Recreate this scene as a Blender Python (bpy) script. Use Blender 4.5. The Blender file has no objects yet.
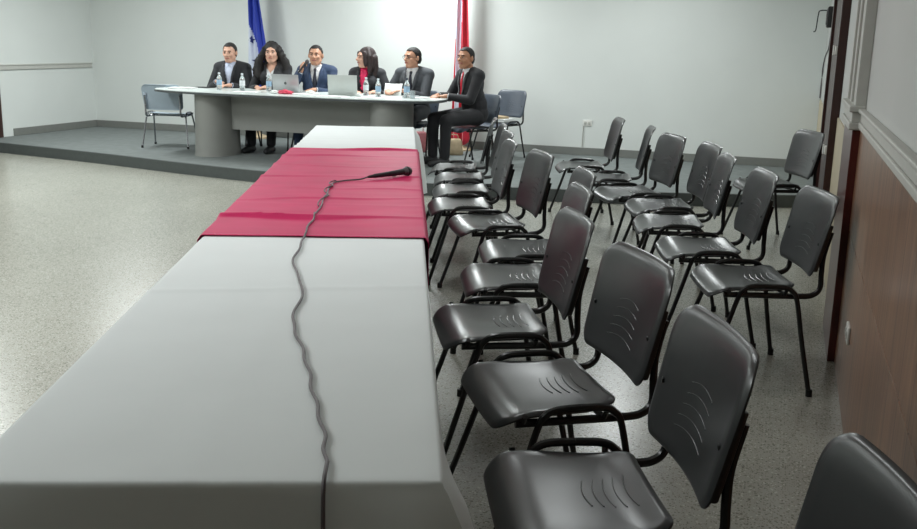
import bpy, bmesh, math, random
from mathutils import Vector, Matrix
from mathutils import noise as mnoise
random.seed(7)
scn = bpy.context.scene
col = scn.collection
PI = math.pi
STAGE = .12

# ------------------------------------------------------------------ materials
def srgb(r, g, b):
    f = lambda c: ((c/255)/12.92 if c/255 <= .04045 else ((c/255+.055)/1.055)**2.4)
    return (f(r), f(g), f(b), 1)
def mat(name, rgb, rough=.6, metal=0, spec=.5, coat=0, trans=0, vary=.0, scale=20, bump=0, emit=0, sheen=0):
    m = bpy.data.materials.new(name); m.use_nodes = True
    nt = m.node_tree; b = nt.nodes['Principled BSDF']
    c = srgb(*rgb)
    b.inputs['Base Color'].default_value = c
    b.inputs['Roughness'].default_value = rough
    b.inputs['Metallic'].default_value = metal
    b.inputs['Specular IOR Level'].default_value = spec
    b.inputs['Coat Weight'].default_value = coat
    b.inputs['Transmission Weight'].default_value = trans
    b.inputs['Sheen Weight'].default_value = sheen
    if emit:
        b.inputs['Emission Color'].default_value = c; b.inputs['Emission Strength'].default_value = emit
    tc = nt.nodes.new('ShaderNodeTexCoord'); n = nt.nodes.new('ShaderNodeTexNoise')
    n.inputs['Scale'].default_value = scale; n.inputs['Detail'].default_value = 4
    nt.links.new(tc.outputs['Object'], n.inputs['Vector'])
    if vary:
        r = nt.nodes.new('ShaderNodeValToRGB')
        r.color_ramp.elements[0].position = .3; r.color_ramp.elements[1].position = .7
        r.color_ramp.elements[0].color = tuple(x*(1-vary) for x in c[:3])+(1,)
        r.color_ramp.elements[1].color = tuple(min(1, x*(1+vary)) for x in c[:3])+(1,)
        nt.links.new(n.outputs['Fac'], r.inputs['Fac']); nt.links.new(r.outputs['Color'], b.inputs['Base Color'])
    if bump:
        bp = nt.nodes.new('ShaderNodeBump'); bp.inputs['Strength'].default_value = bump; bp.inputs['Distance'].default_value = .004
        nt.links.new(n.outputs['Fac'], bp.inputs['Height']); nt.links.new(bp.outputs['Normal'], b.inputs['Normal'])
    return m

def floor_mat():
    m = mat('terrazzo', (164, 164, 154), .27, spec=.5, vary=.05, scale=1.2)
    nt = m.node_tree; b = nt.nodes['Principled BSDF']
    tc = [n for n in nt.nodes if n.type == 'TEX_COORD'][0]
    base = b.inputs['Base Color'].links[0].from_socket
    prev = base
    for sc_, rad, keep, dark in ((55, .30, .55, (112, 110, 100)), (85, .30, .60, (78, 76, 68)), (130, .34, .45, (120, 116, 104)), (70, .28, .55, (205, 203, 194))):
        v = nt.nodes.new('ShaderNodeTexVoronoi'); v.inputs['Scale'].default_value = sc_
        nt.links.new(tc.outputs['Object'], v.inputs['Vector'])
        a = nt.nodes.new('ShaderNodeMath'); a.operation = 'LESS_THAN'; a.inputs[1].default_value = rad; nt.links.new(v.outputs['Distance'], a.inputs[0])
        sp = nt.nodes.new('ShaderNodeSeparateColor'); nt.links.new(v.outputs['Color'], sp.inputs[0])
        g = nt.nodes.new('ShaderNodeMath'); g.operation = 'GREATER_THAN'; g.inputs[1].default_value = keep; nt.links.new(sp.outputs[0], g.inputs[0])
        mm = nt.nodes.new('ShaderNodeMath'); mm.operation = 'MULTIPLY'; nt.links.new(a.outputs[0], mm.inputs[0]); nt.links.new(g.outputs[0], mm.inputs[1])
        m2 = nt.nodes.new('ShaderNodeMath'); m2.operation = 'MULTIPLY'; m2.inputs[1].default_value = .8; nt.links.new(mm.outputs[0], m2.inputs[0])
        mx = nt.nodes.new('ShaderNodeMix'); mx.data_type = 'RGBA'
        nt.links.new(m2.outputs[0], mx.inputs['Factor']); nt.links.new(prev, mx.inputs['A'])
        mx.inputs['B'].default_value = srgb(*dark); prev = mx.outputs['Result']
    nt.links.new(prev, b.inputs['Base Color'])
    return m

def wood_mat():
    # vertical laminate boards, seams baked in as pattern of the panelling
    m = bpy.data.materials.new('wood_panelling'); m.use_nodes = True
    nt = m.node_tree; b = nt.nodes['Principled BSDF']; b.inputs['Roughness'].default_value = .32
    tc = nt.nodes.new('ShaderNodeTexCoord'); mp = nt.nodes.new('ShaderNodeMapping')
    mp.inputs['Scale'].default_value = (1, 9, .7)
    nt.links.new(tc.outputs['Object'], mp.inputs['Vector'])
    n = nt.nodes.new('ShaderNodeTexNoise'); n.inputs['Scale'].default_value = 3; n.inputs['Detail'].default_value = 6; n.inputs['Distortion'].default_value = .4
    nt.links.new(mp.outputs['Vector'], n.inputs['Vector'])
    r = nt.nodes.new('ShaderNodeValToRGB')
    r.color_ramp.elements[0].position = .3; r.color_ramp.elements[0].color = srgb(112, 78, 58)
    r.color_ramp.elements[1].position = .75; r.color_ramp.elements[1].color = srgb(156, 116, 88)
    nt.links.new(n.outputs['Fac'], r.inputs['Fac'])
    sep = nt.nodes.new('ShaderNodeSeparateXYZ'); nt.links.new(tc.outputs['Object'], sep.inputs[0])
    def seam(sock, period, w, off=0):
        a = nt.nodes.new('ShaderNodeMath'); a.operation = 'ADD'; a.inputs[1].default_value = 50*period+off; nt.links.new(sock, a.inputs[0])
        q = nt.nodes.new('ShaderNodeMath'); q.operation = 'MODULO'; q.inputs[1].default_value = period; nt.links.new(a.outputs[0], q.inputs[0])
        l = nt.nodes.new('ShaderNodeMath'); l.operation = 'LESS_THAN'; l.inputs[1].default_value = w; nt.links.new(q.outputs[0], l.inputs[0])
        return l.outputs[0]
    s = seam(sep.outputs['Y'], .24, .010)
    mx = nt.nodes.new('ShaderNodeMix'); mx.data_type = 'RGBA'
    mm = nt.nodes.new('ShaderNodeMath'); mm.operation = 'MULTIPLY'; mm.inputs[1].default_value = .75; nt.links.new(s, mm.inputs[0])
    nt.links.new(mm.outputs[0], mx.inputs['Factor']); nt.links.new(r.outputs['Color'], mx.inputs['A']); mx.inputs['B'].default_value = srgb(52, 30, 22)
    nt.links.new(mx.outputs['Result'], b.inputs['Base Color'])
    return m

M = {}
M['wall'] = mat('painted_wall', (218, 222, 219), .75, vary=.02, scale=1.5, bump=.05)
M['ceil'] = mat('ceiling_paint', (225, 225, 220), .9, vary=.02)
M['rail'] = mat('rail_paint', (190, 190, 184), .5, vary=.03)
M['wallshade'] = mat('wall_right_shaded', (196, 198, 195), .7, vary=.02, scale=1.5, bump=.05)  # darker copy of the wall paint: right wall's shade put into the colour
M['cream'] = mat('cream_dado', (186, 174, 148), .5, vary=.05, scale=3)
M['floor'] = floor_mat()
M['stage'] = mat('stage_carpet', (118, 124, 123), .85, vary=.10, scale=9, bump=.3)
M['stage_edge'] = mat('stage_edge', (72, 77, 76), .7, vary=.06)
M['base'] = mat('grey_baseboard', (122, 124, 120), .5, vary=.04)
M['wood'] = wood_mat()
M['darkwood'] = mat('dark_red_wood', (84, 34, 30), .32, vary=.15, scale=6, coat=.2)
M['doorwood'] = mat('dark_brown_door', (58, 34, 30), .4, vary=.12, scale=6)
M['white_pl'] = mat('white_plastic', (225, 225, 220), .4, vary=.02)
M['cloth'] = mat('white_tablecloth', (220, 224, 224), .85, vary=.015, scale=4, bump=.1, sheen=.2)
M['red'] = mat('crimson_cloth', (190, 20, 86), .55, vary=.07, scale=5, bump=.12, spec=.35)
M['plastic'] = mat('charcoal_plastic', (46, 48, 49), .28, spec=.5, vary=.05, scale=8, bump=.04)
M['plastic_blue'] = mat('slate_blue_plastic', (76, 84, 95), .35, vary=.05, scale=8)
M['plastic_silver'] = mat('grey_blue_plastic', (168, 182, 194), .33, vary=.05, scale=8)
M['tube'] = mat('black_tube', (22, 23, 24), .3, vary=.1, scale=15)
M['chrome'] = mat('chrome_tube', (150, 152, 156), .22, metal=.9, vary=.05)
M['rubber'] = mat('black_rubber', (16, 16, 16), .7, vary=.1)
M['screw'] = mat('black_screw', (10, 10, 10), .3, vary=.1)
M['desk_top'] = mat('pale_laminate', (218, 226, 224), .25, vary=.02)
M['desk_edge'] = mat('dark_edge', (74, 78, 80), .4, vary=.05)
M['desk_grey'] = mat('grey_laminate', (140, 141, 137), .5, vary=.03, scale=5)
M['desk_grey2'] = mat('grey_panel', (142, 143, 139), .5, vary=.03, scale=5)
M['paper'] = mat('paper', (232, 234, 232), .8, vary=.02)
M['silver'] = mat('laptop_silver', (176, 178, 180), .35, metal=.5, vary=.02)
M['laptop_white'] = mat('laptop_pale', (198, 203, 200), .4, metal=.2, vary=.02)
M['keys'] = mat('laptop_keys', (35, 36, 38), .5, vary=.1)
M['bottle'] = mat('clear_bottle', (228, 236, 238), .1, trans=.75, vary=.01)
M['label_w'] = mat('bottle_label_white', (224, 228, 232), .5, vary=.03)
M['label_b'] = mat('bottle_label_blue', (150, 180, 205), .5, vary=.08, scale=60)
M['cap_w'] = mat('bottle_cap', (215, 222, 228), .4, vary=.02)
M['cap_b'] = mat('bottle_cap_dark', (40, 46, 60), .4, vary=.02)
M['flag_blue'] = mat('flag_blue', (32, 58, 168), .6, vary=.08, scale=6, sheen=.3)
M['flag_white'] = mat('flag_white', (206, 212, 226), .7, vary=.03, scale=6)
M['flag_red'] = mat('flag_red', (196, 22, 52), .6, vary=.08, scale=6, sheen=.3)
M['star'] = mat('star_blue', (36, 46, 110), .6, vary=.05)
M['pole'] = mat('flag_pole', (150, 120, 70), .35, vary=.1)
M['mic'] = mat('mic_body', (38, 34, 38), .4, vary=.1)
M['mesh'] = mat('mic_grille', (92, 88, 90), .45, metal=.6, vary=.3, scale=300, bump=.8)
M['cable'] = mat('grey_cable', (92, 84, 88), .5, vary=.05)
M['pink'] = mat('pink_paper', (214, 70, 96), .6, vary=.1)
M['beige'] = mat('beige_cloth', (190, 170, 140), .8, vary=.1)
M['black'] = mat('matte_black', (30, 31, 33), .6, vary=.05)
M['eye_white'] = mat('eye_white', (170, 160, 152), .3, vary=.01)
M['iris'] = mat('dark_iris', (30, 20, 16), .3, vary=.1)
M['lens'] = mat('spectacle_frame', (60, 56, 54), .3, metal=.4, vary=.1)
M['gold'] = mat('watch_metal', (140, 125, 90), .3, metal=.8, vary=.1)

# ------------------------------------------------------------------ mesh helpers
def link(name, bm, m, parent=None, smooth=True, loc=None):
    me = bpy.data.meshes.new(name)
    bmesh.ops.recalc_face_normals(bm, faces=bm.faces)
    bm.to_mesh(me); bm.free()
    for mm in (m if isinstance(m, (list, tuple)) else [m]): me.materials.append(mm)
    if smooth:
        for p in me.polygons: p.use_smooth = True
        try: me.set_sharp_from_angle(angle=math.radians(40))
        except Exception: pass
    o = bpy.data.objects.new(name, me); col.objects.link(o)
    if parent: o.parent = parent
    if loc: o.location = loc
    return o
def tag(o, label=None, cat=None, group=None, kind=None):
    if label: o['label'] = label
    if cat: o['category'] = cat
    if group: o['group'] = group
    if kind: o['kind'] = kind
    return o
def empty(name, loc, rz=0, label=None, cat=None, group=None):
    o = bpy.data.objects.new(name, None); col.objects.link(o)
    o.location = loc; o.rotation_euler = (0, 0, rz); o.empty_display_size = .1
    return tag(o, label, cat, group)
def box(bm, x0, x1, y0, y1, z0, z1, bev=0):
    t = bmesh.new()
    r = bmesh.ops.create_cube(t, size=1)
    for v in t.verts:
        v.co = Vector((x0+(v.co.x+.5)*(x1-x0), y0+(v.co.y+.5)*(y1-y0), z0+(v.co.z+.5)*(z1-z0)))
    if bev: bmesh.ops.bevel(t, geom=t.edges[:], offset=bev, segments=2, affect='EDGES', profile=.5)
    me = bpy.data.meshes.new('t'); t.to_mesh(me); t.free(); bm.from_mesh(me); bpy.data.meshes.remove(me)
def tube(bm, pts, r, seg=8, radii=None, caps=True, flat=1.0):
    pts = [Vector(p) for p in pts]; rings = []; prevn = None
    for i, p in enumerate(pts):
        d = (pts[min(i+1, len(pts)-1)]-pts[max(i-1, 0)]).normalized()
        if prevn is None:
            a = Vector((0, 0, 1)) if abs(d.z) < .9 else Vector((1, 0, 0))
            n = d.cross(a).normalized()
        else:
            n = (prevn-d*prevn.dot(d)).normalized()
        prevn = n; b = d.cross(n)
        rr = radii[i] if radii else r
        rings.append([bm.verts.new(p+n*math.cos(2*PI*k/seg)*rr+b*math.sin(2*PI*k/seg)*rr*flat) for k in range(seg)])
    for a, b in zip(rings, rings[1:]):
        for k in range(seg): bm.faces.new((a[k], a[(k+1) % seg], b[(k+1) % seg], b[k]))
    if caps: bm.faces.new(rings[0][::-1]); bm.faces.new(rings[-1])
def smooth_path(pts, n=6):
    P = [Vector(p) for p in pts]; P = [P[0]*2-P[1]]+P+[P[-1]*2-P[-2]]; out = []
    for i in range(1, len(P)-2):
        a, b, c, d = P[i-1:i+3]
        for k in range(n):
            t = k/n
            out.append(.5*((2*b)+(c-a)*t+(2*a-5*b+4*c-d)*t*t+(3*b-a-3*c+d)*t**3))
    out.append(P[-2]); return out
def lathe(bm, prof, seg=20, c=(0, 0, 0)):
    rings = []
    for r, z in prof:
        if r < 1e-6: rings.append([bm.verts.new((c[0], c[1], c[2]+z))])
        else: rings.append([bm.verts.new((c[0]+r*math.cos(2*PI*k/seg), c[1]+r*math.sin(2*PI*k/seg), c[2]+z)) for k in range(seg)])
    for a, b in zip(rings, rings[1:]):
        for k in range(seg):
            if len(a) == 1 and len(b) == 1: continue
            if len(a) == 1: bm.faces.new((a[0], b[k], b[(k+1) % seg]))
            elif len(b) == 1: bm.faces.new((a[k], a[(k+1) % seg], b[0]))
            else: bm.faces.new((a[k], a[(k+1) % seg], b[(k+1) % seg], b[k]))
def ell(bm, c, r, seg=18, rings=12, rot=None):
    """ellipsoid"""
    t = bmesh.ops.create_uvsphere(bm, u_segments=seg, v_segments=rings, radius=1)
    R = rot or Matrix.Identity(3)
    for v in t['verts']:
        v.co = Vector(c)+R @ Vector((v.co.x*r[0], v.co.y*r[1], v.co.z*r[2]))
def cap(bm, a, b, ra, rb, seg=14, fx=1.0):
    """tapered capsule"""
    a, b = Vector(a), Vector(b); d = (b-a).normalized()
    pts, rad = [], []
    for k in range(5):
        t = PI/2*(1-k/4); pts.append(a-d*ra*math.sin(t)); rad.append(max(ra*math.cos(t), 1e-4))
    for k in range(5):
        t = PI/2*(k/4); pts.append(b+d*rb*math.sin(t)); rad.append(max(rb*math.cos(t), 1e-4))
    # coincident centres are fine: directions come from neighbours
    n = d.cross(Vector((0, 0, 1)) if abs(d.z) < .9 else Vector((1, 0, 0))).normalized(); bb = d.cross(n)
    rings = [[bm.verts.new(p+n*math.cos(2*PI*k/seg)*r+bb*math.sin(2*PI*k/seg)*r) for k in range(seg)] for p, r in zip(pts, rad)]
    for x, y in zip(rings, rings[1:]):
        for k in range(seg): bm.faces.new((x[k], x[(k+1) % seg], y[(k+1) % seg], y[k]))
    bm.faces.new(rings[0][::-1]); bm.faces.new(rings[-1])
def fuse(name, bm, m, parent, voxel=.008, smooth=4, cut=None, thick=0):
    """voxel-fuse overlapping shapes to one continuous skin"""
    o = link('tmp', bm, m)
    md = o.modifiers.new('r', 'REMESH'); md.mode = 'VOXEL'; md.voxel_size = voxel; md.use_smooth_shade = True
    s = o.modifiers.new('s', 'SMOOTH'); s.factor = .5; s.iterations = smooth
    dg = bpy.context.evaluated_depsgraph_get()
    me = bpy.data.meshes.new_from_object(o.evaluated_get(dg))
    bpy.data.objects.remove(o)
    if cut:
        b = bmesh.new(); b.from_mesh(me)
        dl = [f for f in b.faces if cut(f.calc_center_median())]
        bmesh.ops.delete(b, geom=dl, context='FACES'); b.to_mesh(me); b.free()
    me.name = name
    me.materials.clear(); me.materials.append(m)
    for p in me.polygons: p.use_smooth = True
    o = bpy.data.objects.new(name, me); col.objects.link(o); o.parent = parent
    if thick:
        md = o.modifiers.new('thickness', 'SOLIDIFY'); md.thickness = thick; md.offset = -1
    return o
def children(o): return [c for c in bpy.data.objects if c.parent == o]
def copy_tree(o, parent=None):
    c = o.copy(); col.objects.link(c); c.parent = parent
    for ch in children(o): copy_tree(ch, c)
    return c

# ------------------------------------------------------------------ the room
XL, XR, YB, YF, ZC = -9.93, .35, 12.57, -2.6, 2.75
def struct(name, bm, m, smooth=False): return tag(link(name, bm, m, smooth=smooth), kind='structure')
bm = bmesh.new(); box(bm, XL-.1, XR+.1, YF-.1, YB+.1, -.1, 0); struct('floor', bm, M['floor'])
bm = bmesh.new(); box(bm, XL-.1, XR+.1, YF-.1, YB+.1, ZC, ZC+.1); struct('ceiling', bm, M['ceil'])
bm = bmesh.new(); box(bm, XL-.1, XR+.1, YB, YB+.1, 0, ZC); struct('wall_back', bm, M['wall'])
bm = bmesh.new(); box(bm, XL-.1, XL, YF, YB, 0, ZC); struct('wall_left', bm, M['wall'])
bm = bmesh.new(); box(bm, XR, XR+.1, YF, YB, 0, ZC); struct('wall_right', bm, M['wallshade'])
bm = bmesh.new(); box(bm, XL-.1, XR+.1, YF-.1, YF, 0, ZC); struct('wall_front', bm, mat('front_wall_low_bounce', (78, 78, 75), .8, vary=.03))  # unseen wall behind the camera, coloured dark to hold bounce light down
# stage: dark carpeted platform with a bowed front edge
fr = [(XL, 10.14), (-9.45, 10.08), (-8.39, 9.90), (-7.38, 9.70), (-6.39, 9.47), (-5.40, 9.29), (-4.4, 9.2), (-3.5, 9.24), (-2.57, 9.37), (-1.7, 9.57), (-.9, 9.80), (-.1, 10.08), (XR, 10.27)]
arc = smooth_path([(x, y, 0) for x, y in fr], 6)
def stage_solid(z0, z1, off, depth=None):
    b = bmesh.new()
    n = len(arc)
    f0 = [b.verts.new((p.x, p.y-off, z0)) for p in arc]; f1 = [b.verts.new((p.x, p.y-off, z1)) for p in arc]
    yb = (lambda p: YB) if depth is None else (lambda p: p.y-off+depth)
    r0 = [b.verts.new((p.x, yb(p), z0)) for p in arc]; r1 = [b.verts.new((p.x, yb(p), z1)) for p in arc]
    for i in range(n-1):
        b.faces.new((f0[i], f0[i+1], f1[i+1], f1[i])); b.faces.new((f1[i], f1[i+1], r1[i+1], r1[i]))
        b.faces.new((r0[i], r1[i], r1[i+1], r0[i+1])); b.faces.new((f0[i], r0[i], r0[i+1], f0[i+1]))
    b.faces.new((f0[0], f1[0], r1[0], r0[0])); b.faces.new((f0[-1], r0[-1], r1[-1], f1[-1]))
    return b
struct('floor_stage', stage_solid(0, STAGE, 0), M['stage'])
struct('trim_stage_edge', stage_solid(.0, STAGE+.003, .012, .05), M['stage_edge'])
def baseboard(name, x0, x1, y0, y1, z0, h=.1, m=None):
    b = bmesh.new(); box(b, x0, x1, y0, y1, z0, z0+h, .004); struct(name, b, m or M['base'])
baseboard('baseboard_back', XL, XR, YB-.018, YB, STAGE)
baseboard('baseboard_left', XL, XL+.018, 10.85, YB, STAGE)
baseboard('baseboard_right', XR-.018, XR, 10.3, YB, STAGE)
# left wall chair rail (stops at the corner) and dark door edge
bm = bmesh.new(); box(bm, XL, XL+.022, 7.0, YB-.05, 1.0, 1.055, .006); box(bm, XL, XL+.032, 7.0, YB-.05, 1.055, 1.07, .004); struct('trim_left_rail', bm, M['rail'])
bm = bmesh.new(); box(bm, XL, XL+.03, 9.7, 10.64, 0, 2.15, .005)
d = tag(link('door_2', bm, M['doorwood'], smooth=False), kind='structure')
bm = bmesh.new(); tube(bm, smooth_path([(XL+.06, 9.82, 1.0), (XL+.11, 9.82, 1.0), (XL+.115, 9.86, 1.0), (XL+.115, 9.96, 1.0)], 4), .01); link('door_handle', bm, M['chrome'], d)
# right wall: near wood panelling
YP = 5.12
bm = bmesh.new(); box(bm, XR-.014, XR, YF, YP, .0, .668, .002); box(bm, XR-.014, XR, YF, YP, .674, 1.175, .002); struct('trim_wood_panelling', bm, M['wood'])
bm = bmesh.new()
box(bm, XR-.028, XR, YF, YP+.0, 1.175, 1.205, .006); box(bm, XR-.020, XR, YF, YP, 1.205, 1.25, .004); box(bm, XR-.034, XR, YF, YP, 1.25, 1.268, .006)
struct('trim_right_rail', bm, M['rail'])
bm = bmesh.new(); box(bm, XR-.05, XR, YP, 5.85, 0, 1.165, .004); struct('trim_pilaster_base', bm, M['darkwood'])
bm = bmesh.new(); box(bm, XR-.05, XR, YP, 5.85, 1.27, ZC, .004)
box(bm, XR-.062, XR, YP+.16, YP+.22, 1.29, ZC, .004); box(bm, XR-.062, XR, 5.6, 5.66, 1.29, ZC, .004)
box(bm, XR-.07, XR, YP-.02, 5.87, 1.165, 1.2, .006); box(bm, XR-.06, XR, YP-.01, 5.86, 1.2, 1.25, .004); box(bm, XR-.075, XR, YP-.025, 5.875, 1.25, 1.28, .006)
struct('trim_pilaster', bm, M['rail'])
bm = bmesh.new(); box(bm, XR-.012, XR, 5.85, 7.62, 0, 1.06, .002); box(bm, XR-.012, XR, 9.5, 10.25, 0, .95, .002); box(bm, XR-.012, XR, 10.25, YB-.02, .23, .95, .002); struct('trim_cream_dado', bm, M['cream'])
# dark door with frame on the right wall
bm = bmesh.new(); box(bm, XR-.06, XR, 7.62, 7.74, 0, 2.25, .004); box(bm, XR-.06, XR, 9.38, 9.5, 0, 2.25, .004); box(bm, XR-.06, XR, 7.62, 9.5, 2.13, 2.25, .004)
box(bm, XR-.035, XR, 7.74, 8.55, 0, 2.13, .003); box(bm, XR-.035, XR, 8.57, 9.38, 0, 2.13, .003)
d = tag(link('door_1', bm, M['doorwood'], smooth=False), kind='structure')
for zz in (.82, 1.53):
    bm = bmesh.new(); box(bm, XR-.075, XR-.058, 7.63, 7.72, zz-.03, zz+.03, .003); tube(bm, [(XR-.08, 7.735, zz-.035), (XR-.08, 7.735, zz+.035)], .008); link('hinge', bm, M['white_pl'], d)

# sockets
def socket(loc, rz, label):
    t = empty('wall_socket', loc, rz, label, 'socket')
    b = bmesh.new(); box(b, -.06, .06, -.012, 0, -.038, .038, .004); link('cover_plate', b, M['white_pl'], t)
    for sx in (-.026, .026):
        b = bmesh.new(); box(b, sx-.016, sx+.016, -.016, -.011, -.018, .018, .003)
        box(b, sx-.008, sx-.005, -.0175, -.0155, -.006, .008); box(b, sx+.005, sx+.008, -.0175, -.0155, -.006, .008); link('outlet', b, M['rail'], t)
    return t
socket((-2.42, YB, .535), 0, 'white wall socket low on the back wall with a thin wire below')
socket((XR-.014, 4.39, .357), -PI/2, 'white wall socket low on the brown wood panelling at right')
bm = bmesh.new(); tube(bm, [(-2.47, YB-.008, .50), (-2.475, YB-.008, .225)], .006); tag(link('wire_conduit', bm, M['rail']), 'thin pale wire running from back wall socket down to baseboard', 'wire')
# small wall device in the far right corner
t = empty('wall_loudspeaker', (XR, 10.75, 1.84), 0, 'small black device with wire bracket high on right wall near the far corner', 'loudspeaker')
bm = bmesh.new(); box(bm, -.07, 0, -.16, .16, -.10, .10, .012); link('housing', bm, M['black'], t)
bm = bmesh.new(); box(bm, -.078, -.069, -.13, .13, -.075, .075, .006); link('grille', bm, M['mesh'], t)
bm = bmesh.new(); tube(bm, smooth_path([(-.02, .2, .07), (-.13, .22, .07), (-.15, .24, .03), (-.16, .26, -.12), (-.18, .27, -.14)], 5), .006); tube(bm, [(-.02, .14, .07), (-.02, .24, .07)], .008); link('bracket', bm, M['black'], t)
bm = bmesh.new(); tube(bm, smooth_path([(XR-.008, 10.95, 1.76), (XR-.008, 11.3, 1.55), (XR-.008, 12.2, 1.45), (XR-.012, YB-.02, 1.3), (XR-.012, YB-.02, .96)], 6), .007); tag(link('wall_cable', bm, M['cable']), 'thin cable running down the far right corner of the room', 'cable')

# ------------------------------------------------------------------ chairs
def rr_outline(w0, w1, h0, h1, r0, r1, n=7):
    """rounded trapezoid outline: half widths w0 (bottom h0) and w1 (top h1), corner radii"""
    pts = []
    for cx, cy, r, a0 in ((w0-r0, h0+r0, r0, -90), (w1-r1, h1-r1, r1, 0), (-(w1-r1), h1-r1, r1, 90), (-(w0-r0), h0+r0, r0, 180)):
        for k in range(n+1):
            a = math.radians(a0+90*k/n); pts.append((cx+r*math.cos(a), cy+r*math.sin(a)))
    out = []
    for i, p in enumerate(pts):     # subdivide long straight runs
        q = pts[(i+1) % len(pts)]; L = math.dist(p, q); m = max(1, int(L/.05))
        for k in range(m): out.append((p[0]+(q[0]-p[0])*k/m, p[1]+(q[1]-p[1])*k/m))
    return out
def plate(bm, outline, fn, thick, lip, rings=9):
    """shell from outline (2D); fn(x,h)->Vector on the show face, lip: outer ring rolls away"""
    cx = sum(p[0] for p in outline)/len(outline); cy = sum(p[1] for p in outline)/len(outline)
    fs = [1-(k/rings)**1.15 for k in range(rings)]
    loops = []
    for f in fs: loops.append([(cx+(x-cx)*f, cy+(y-cy)*f) for x, y in outline])
    def nrm(x, y):
        e = .004; a = fn(x+e, y)-fn(x-e, y); b = fn(x, y+e)-fn(x, y-e); return a.cross(b).normalized()
    front = []; back = []
    for i, L in enumerate(loops):
        fr_, bk = [], []
        for x, y in L:
            n = nrm(x, y); p = fn(x, y)
            if i == 0:
                fr_.append(bm.verts.new(p-n*lip)); bk.append(bm.verts.new(p-n*(lip+thick*.7)))
            else:
                fr_.append(bm.verts.new(p)); bk.append(bm.verts.new(p-n*thick))
        front.append(fr_); back.append(bk)
        if i == 0:      # a tight ring just inside keeps the lip small
            L2 = [(x+(cx-x)*.035, y+(cy-y)*.035) for x, y in L]
            front.append([bm.verts.new(fn(x, y)-nrm(x, y)*lip*.25) for x, y in L2]); back.append([bm.verts.new(fn(x, y)-nrm(x, y)*(thick+lip*.3)) for x, y in L2])
    N = len(outline)
    for S_, fl in ((front, False), (back, True)):
        for a, b in zip(S_, S_[1:]):
            for k in range(N):
                q = (a[k], a[(k+1) % N], b[(k+1) % N], b[k]); bm.faces.new(q[::-1] if fl else q)
        c = fn(cx, cy); c = bm.verts.new(c if not fl else c-nrm(cx, cy)*thick)
        for k in range(N):
            q = (S_[-1][k], S_[-1][(k+1) % N], c); bm.faces.new(q[::-1] if fl else q)
    for k in range(N): bm.faces.new((front[0][k], back[0][k], back[0][(k+1) % N], front[0][(k+1) % N]))
def seat_fn(x, y):
    z = .450 + .010*(abs(x)/.27)**3 - .006*(1-(x/.27)**2)
    if y > .11: z -= (y-.11)**2*3.2
    if y < -.08: z += (-.08-y)**2*2.2
    return Vector((x, y, z))
B0, B1 = .510, .848
def back_fn(x, h):
    v = (h-B0)/(B1-B0)
    y = -.254-.090*v+.030*(x/.27)**2
    if v > .86: y -= (v-.86)**2*.5
    if v < .12: y += (.12-v)**2*.3
    return Vector((x, y, h))
def back_fn_r(x, h): return back_fn(-x, h)
def make_chair(plastic, tubing, name='stacking_chair'):
    root = empty(name, (0, 0, 0))
    b = bmesh.new(); plate(b, rr_outline(.232, .262, -.185, .222, .06, .07), seat_fn, .007, .010)
    for k in range(5):
        yy = -.135+.028*k; L = .085-.004*k
        tube(b, [seat_fn(x*L, yy+.010*(1-x*x))+Vector((0, 0, .0003)) for x in [-1+i/5 for i in range(11)]], .0022, 5)
    link('seat', b, plastic, root)
    b = bmesh.new(); plate(b, rr_outline(.262, .275, B0, B1, .055, .08), back_fn_r, .007, .010)
    for k in range(5):
        h = .575+.028*k; L = .10-.006*k
        tube(b, [back_fn(x*L, h+.012*(1-x*x))+Vector((0, .0003, 0)) for x in [-1+i/5 for i in range(11)]], .0014, 5)
    bk = link('backrest', b, plastic, root)
    for s in (-1, 1):
        for hh in (.645,):
            b = bmesh.new(); p = back_fn(s*.225, hh); ell(b, p+Vector((0, .002, 0)), (.008, .003, .008), 10, 6); link('screw', b, M['screw'], bk)
    for s in (-1, 1):
        X = s*.268
        for f in (1, -1):
            yf = .235 if f > 0 else -.265
            ys = .075 if f > 0 else -.165
            pts = smooth_path([(X+s*.046, yf, .012), (X+s*.022, (yf+ys)/2+.004*f, .22), (X+s*.002, ys+.018*f, .405), (X, ys-.008*f, .448), (X, ys-.045*f, .464), (X, -.045, .467)], 5)
            b = bmesh.new(); tube(b, pts, .0115, 8)
            lg = link('leg', b, tubing, root)
            b = bmesh.new(); tube(b, [(X+s*.0465, yf+.001*f, 0), (X+s*.045, yf, .03)], .0155, 10); link('foot_cap', b, M['rubber'], lg)
        b = bmesh.new()
        xs = s*.236
        pts = smooth_path([(xs, .15, .420), (xs, 0, .420), (xs, -.20, .420), (xs, -.262, .428), (xs, -.292, .458), (xs, -.292, .52), (xs, -.294, .60), (xs, -.318, .70)], 5)
        tube(b, pts, .0125, 8); link('back_support', b, tubing, root)
        b = bmesh.new(); box(b, xs-.02, xs+.02, -.0, .012, 0, .2, .005)
        for v in b.verts:
            z = v.co.z; v.co = Vector((v.co.x, back_fn(xs, .53+z).y-.012-v.co.y*1.6, .53+z))
        link('support_cover', b, plastic, root)
    for yy in (.13, -.13):
        b = bmesh.new(); tube(b, [(-.268, yy, .452-.0), (-.255, yy, .432), (-.2, yy, .425), (.2, yy, .425), (.255, yy, .432), (.268, yy, .452)], .009, 8); link('cross_bar', b, tubing, root)
    return root
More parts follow.
